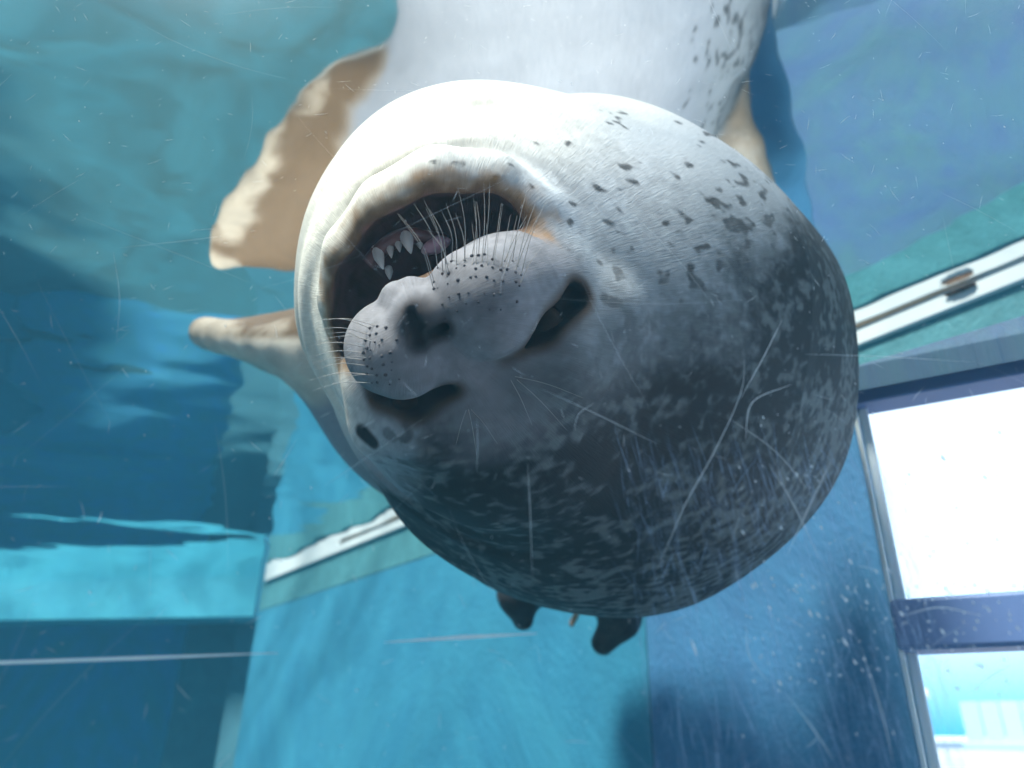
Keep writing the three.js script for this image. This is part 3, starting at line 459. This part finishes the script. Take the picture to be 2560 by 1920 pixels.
// ---------------------------------------------------------------- things in and around the tank
// acrylic viewing window between the visitor and the water, with its scratches
{
  const w = tag(group('acrylic_window', -1.2, 0.6, PANE_Z), 'large scratched acrylic viewing window between visitor and water', 'window');
  const pg = new THREE.PlaneGeometry(5.9, 2.3); pg.translate(0, 1.15, 0);
  mesh('pane', pg, new THREE.MeshPhysicalMaterial({ color: lin(0.96, 0.99, 1), transmission: 1, thickness: 0, roughness: 0.13, ior: 1.2, side: THREE.DoubleSide }), w);
  const ribbons = (list) => {   // flat grooves in the pane's own plane: [points (x, y), width]
    const pos = [], idx = [];
    for (const [pts, wd] of list) {
      const b = pos.length / 3;
      pts.forEach((p, i) => {
        const a = pts[Math.max(0, i - 1)], c = pts[Math.min(pts.length - 1, i + 1)], l = Math.hypot(c[0] - a[0], c[1] - a[1]) || 1;
        const k = wd / 2 * Math.max(0.15, Math.sin(Math.PI * (0.06 + 0.88 * i / (pts.length - 1)))), nx = -(c[1] - a[1]) / l * k, ny = (c[0] - a[0]) / l * k;
        pos.push(p[0] + nx, p[1] + ny, 0, p[0] - nx, p[1] - ny, 0);
      });
      for (let i = 0; i + 1 < pts.length; i++) { const o = b + i * 2; idx.push(o, o + 1, o + 2, o + 2, o + 1, o + 3); }
    }
    const g = new THREE.BufferGeometry(); g.setAttribute('position', new THREE.Float32BufferAttribute(pos, 3)); g.setIndex(idx); g.computeVertexNormals(); return g;
  };
  const arc = (x, y, l, an, bend, n = 6) => { const p = []; let a = an, px = x, py = y; for (let i = 0; i <= n; i++) { p.push([px, py]); px += Math.cos(a) * l / n; py += Math.sin(a) * l / n; a += bend / n; } return p; };
  const list = [];
  // scattered short nicks over the whole pane
  for (let i = 0; i < 2600; i++) list.push([arc(-0.62 + rnd() * 1.25, 1.36 + rnd() * 0.7, 0.0015 + Math.pow(rnd(), 3) * 0.009, rnd() * 6.3, (rnd() - 0.5) * 0.9, 3), 0.00006 + rnd() * 0.00016]);
  // long fine scratches
  for (let i = 0; i < 130; i++) list.push([arc(-0.6 + rnd() * 1.2, 1.36 + rnd() * 0.7, 0.02 + rnd() * 0.09, rnd() * 6.3, (rnd() - 0.5) * 0.9, 10), 0.00004 + rnd() * 0.00007]);
  // the worn corner beside the side window: dense upright scratches
  const worn = [];
  for (let i = 0; i < 5000; i++) {
    const y = 1.385 + rnd() * 0.235, k = Math.pow(rnd(), 1.5), x = 0.178 - k * 0.12 - (y - 1.5) * 0.05 + (rnd() - 0.5) * 0.01;
    worn.push([arc(x, y, 0.002 + Math.pow(rnd(), 3) * 0.035, Math.PI / 2 + 0.16 + (rnd() - 0.5) * (rnd() < 0.2 ? 1.6 : 0.3), (rnd() - 0.5) * 0.25, 4), 0.000025 + Math.pow(rnd(), 6) * 0.00015]);
  }
  for (const h of SCRATCH) list.push([new THREE.CatmullRomCurve3(h[0].map(([x, y]) => new THREE.Vector3(x, y, 0))).getPoints(24).map((p) => [p.x, p.y]), h[1]]);
  const sg = ribbons(list); sg.translate(1.2, -0.6, -0.0012);
  const sm = new THREE.MeshPhysicalMaterial({ color: lin(0.92, 0.95, 1), transmission: 1, thickness: 0, roughness: 1, side: THREE.DoubleSide });
  mesh('scratches', sg, sm, w).userData.kind = 'stuff';
  const wg = ribbons(worn); wg.translate(1.2, -0.6, -0.0030);
  mesh('worn_scratches_blue_glare', wg, new THREE.MeshPhysicalMaterial({ color: lin(0.45, 0.66, 1), transmission: 1, thickness: 0, roughness: 1, side: THREE.DoubleSide }), w).userData.kind = 'stuff';  // real scratches; their blue colour stands in for glare from the window
  // thin pale line, in two pieces, across the acrylic
  for (const s of PALE_LINES) { const sg2 = ribbons([[s, 0.0016]]); sg2.translate(1.2, -0.6, -0.0018); mesh('pale_line', sg2, sm, w); }
  // dried drops on the far side of the pane, thickest beside the side window
  const drops = [];
  for (let i = 0; i < 420; i++) {
    const near = i < 300, x = near ? 0.10 + rnd() * 0.13 : -0.35 + rnd() * 0.7, y = near ? 1.525 + rnd() * 0.045 + (rnd() < 0.3 ? rnd() * 0.1 : 0) : 1.45 + rnd() * 0.5;
    const g = new THREE.CircleGeometry(near ? 0.0002 + rnd() * rnd() * 0.0008 : 0.00015 + rnd() * 0.0003, 9); g.scale(0.7, 1 + rnd(), 1); g.rotateZ(0.5); g.translate(x, y, 0); drops.push(g);
  }
  const dg = mergeGeometries(drops); dg.translate(1.2, -0.6, -0.0024);
  mesh('dried_drops', dg, sm, w).userData.kind = 'stuff';
}
// added light blockers, then the low wall under the acrylic
{
  // unseen roof and wall behind the camera, added to cut frontal sky light
  const b = (name, w, h, d, x, y, z, m) => { const g = new RoundedBoxGeometry(w, h, d, 2, 0.01); g.translate(x, y, z); return structure(mesh(name, g, m)); };
  const conc = paintMaterial([0.16, 0.17, 0.18], [0.22, 0.23, 0.24], 1.6, { seed: 12 });
  b('visitor_path_roof', 9, 0.15, 2.6, -1.2, 3.3, 2.1, conc);
  b('visitor_path_wall', 9, 3.6, 0.2, -1.2, 1.62, 3.4, conc);
}
{ const g = new RoundedBoxGeometry(6.1, 0.75, 0.2, 2, 0.01); g.translate(-1.2, 0.24, PANE_Z + 0.02); structure(mesh('window_sill_wall', g, M.blue)); }
// brown clump of weed stuck on the trim board
{
  const g = new THREE.IcosahedronGeometry(1, 12), p = g.attributes.position;
  for (let i = 0; i < p.count; i++) { const x = p.getX(i), y = p.getY(i), z = p.getZ(i), k = 1 + 0.9 * fbm(x * 2.2, y * 2.2, z * 2.2 + 4, 4) + 0.12 * noise.noise(x * 14, y * 14, z * 14); p.setXYZ(i, x * k * 0.027 * (1 - 0.45 * x), y * k * 0.0042, z * k * 0.006); }
  g.computeVertexNormals(); g.rotateY(-Math.atan2(3.66, 2.779)); g.translate(0.862 - 0.012, WATER - 0.014, -1.207 + 0.010);
  tag(mesh('weed_clump', g, new THREE.MeshStandardMaterial({ color: lin(0.10, 0.06, 0.035), roughness: 0.95 })), 'small brown clump of weed stuck on the white trim board', 'weed');
}
// the yard outside the side window
{
  const g = new THREE.PlaneGeometry(800, 800); g.rotateX(-Math.PI / 2); g.translate(0, -0.12, 0);
  structure(mesh('ground', g, paintMaterial([0.52, 0.40, 0.36], [0.58, 0.47, 0.42], 3, { seed: 9 })));
  const dir = [0.50, -0.866], side = [0.866, 0.50];
  const at = (s, d) => [dir[0] * d + side[0] * s, dir[1] * d + side[1] * s];
  const wallM = paintMaterial([0.60, 0.57, 0.60], [0.66, 0.63, 0.64], 2, { seed: 10 });
  const wl = tag(group('garden_wall', ...[at(0, 12)[0], -0.12, at(0, 12)[1]]), 'low pale masonry wall outside with white coping', 'wall');
  const box = (w, h, d, y) => { const q = new RoundedBoxGeometry(w, h, d, 2, 0.02); q.translate(0, y + h / 2, 0); q.rotateY(-Math.PI / 6); return q; };
  mesh('masonry', box(9, 1.85, 0.25, 0), wallM, wl); mesh('coping', box(9.1, 0.08, 0.34, 1.85), M.trim, wl);
  const hp = at(1.6, 11), fn = tag(group('fence', hp[0], -0.12, hp[1]), 'pale green board fence outside behind the gate post', 'fence');
  const greenM = [0, 1, 2].map((k) => new THREE.MeshStandardMaterial({ color: lin(0.38 + 0.02 * k, 0.58, 0.46 + 0.02 * k), roughness: 0.7 }));
  const board = new RoundedBoxGeometry(0.19, 0.46, 0.03, 1, 0.006); board.translate(0, 2.05, 0); board.rotateY(-Math.PI / 6);
  for (let i = 0; i < 18; i++) { const m = mesh('board', board, greenM[i % 3], fn), q = at((i - 8.5) * 0.2, 0); m.position.set(q[0], 0, q[1]); }
  mesh('rail', box(3.7, 0.08, 0.05, 1.78), greenM[1], fn); mesh('rail', box(3.7, 1.1, 0.10, 0.6), wallM, fn);
  const pp = at(-0.55, 9); const post = tag(group('gate_post', pp[0], -0.12, pp[1]), 'pale square gate post with cap outside the side window', 'post');
  mesh('shaft', box(0.22, 2.2, 0.22, 0), wallM, post); mesh('cap', box(0.3, 0.07, 0.3, 2.2), M.trim, post);
}


// faintly milky water
scene.fog = new THREE.FogExp2(lin(0.10, 0.60, 1.0), 0.038);

renderer.render(scene, camera);
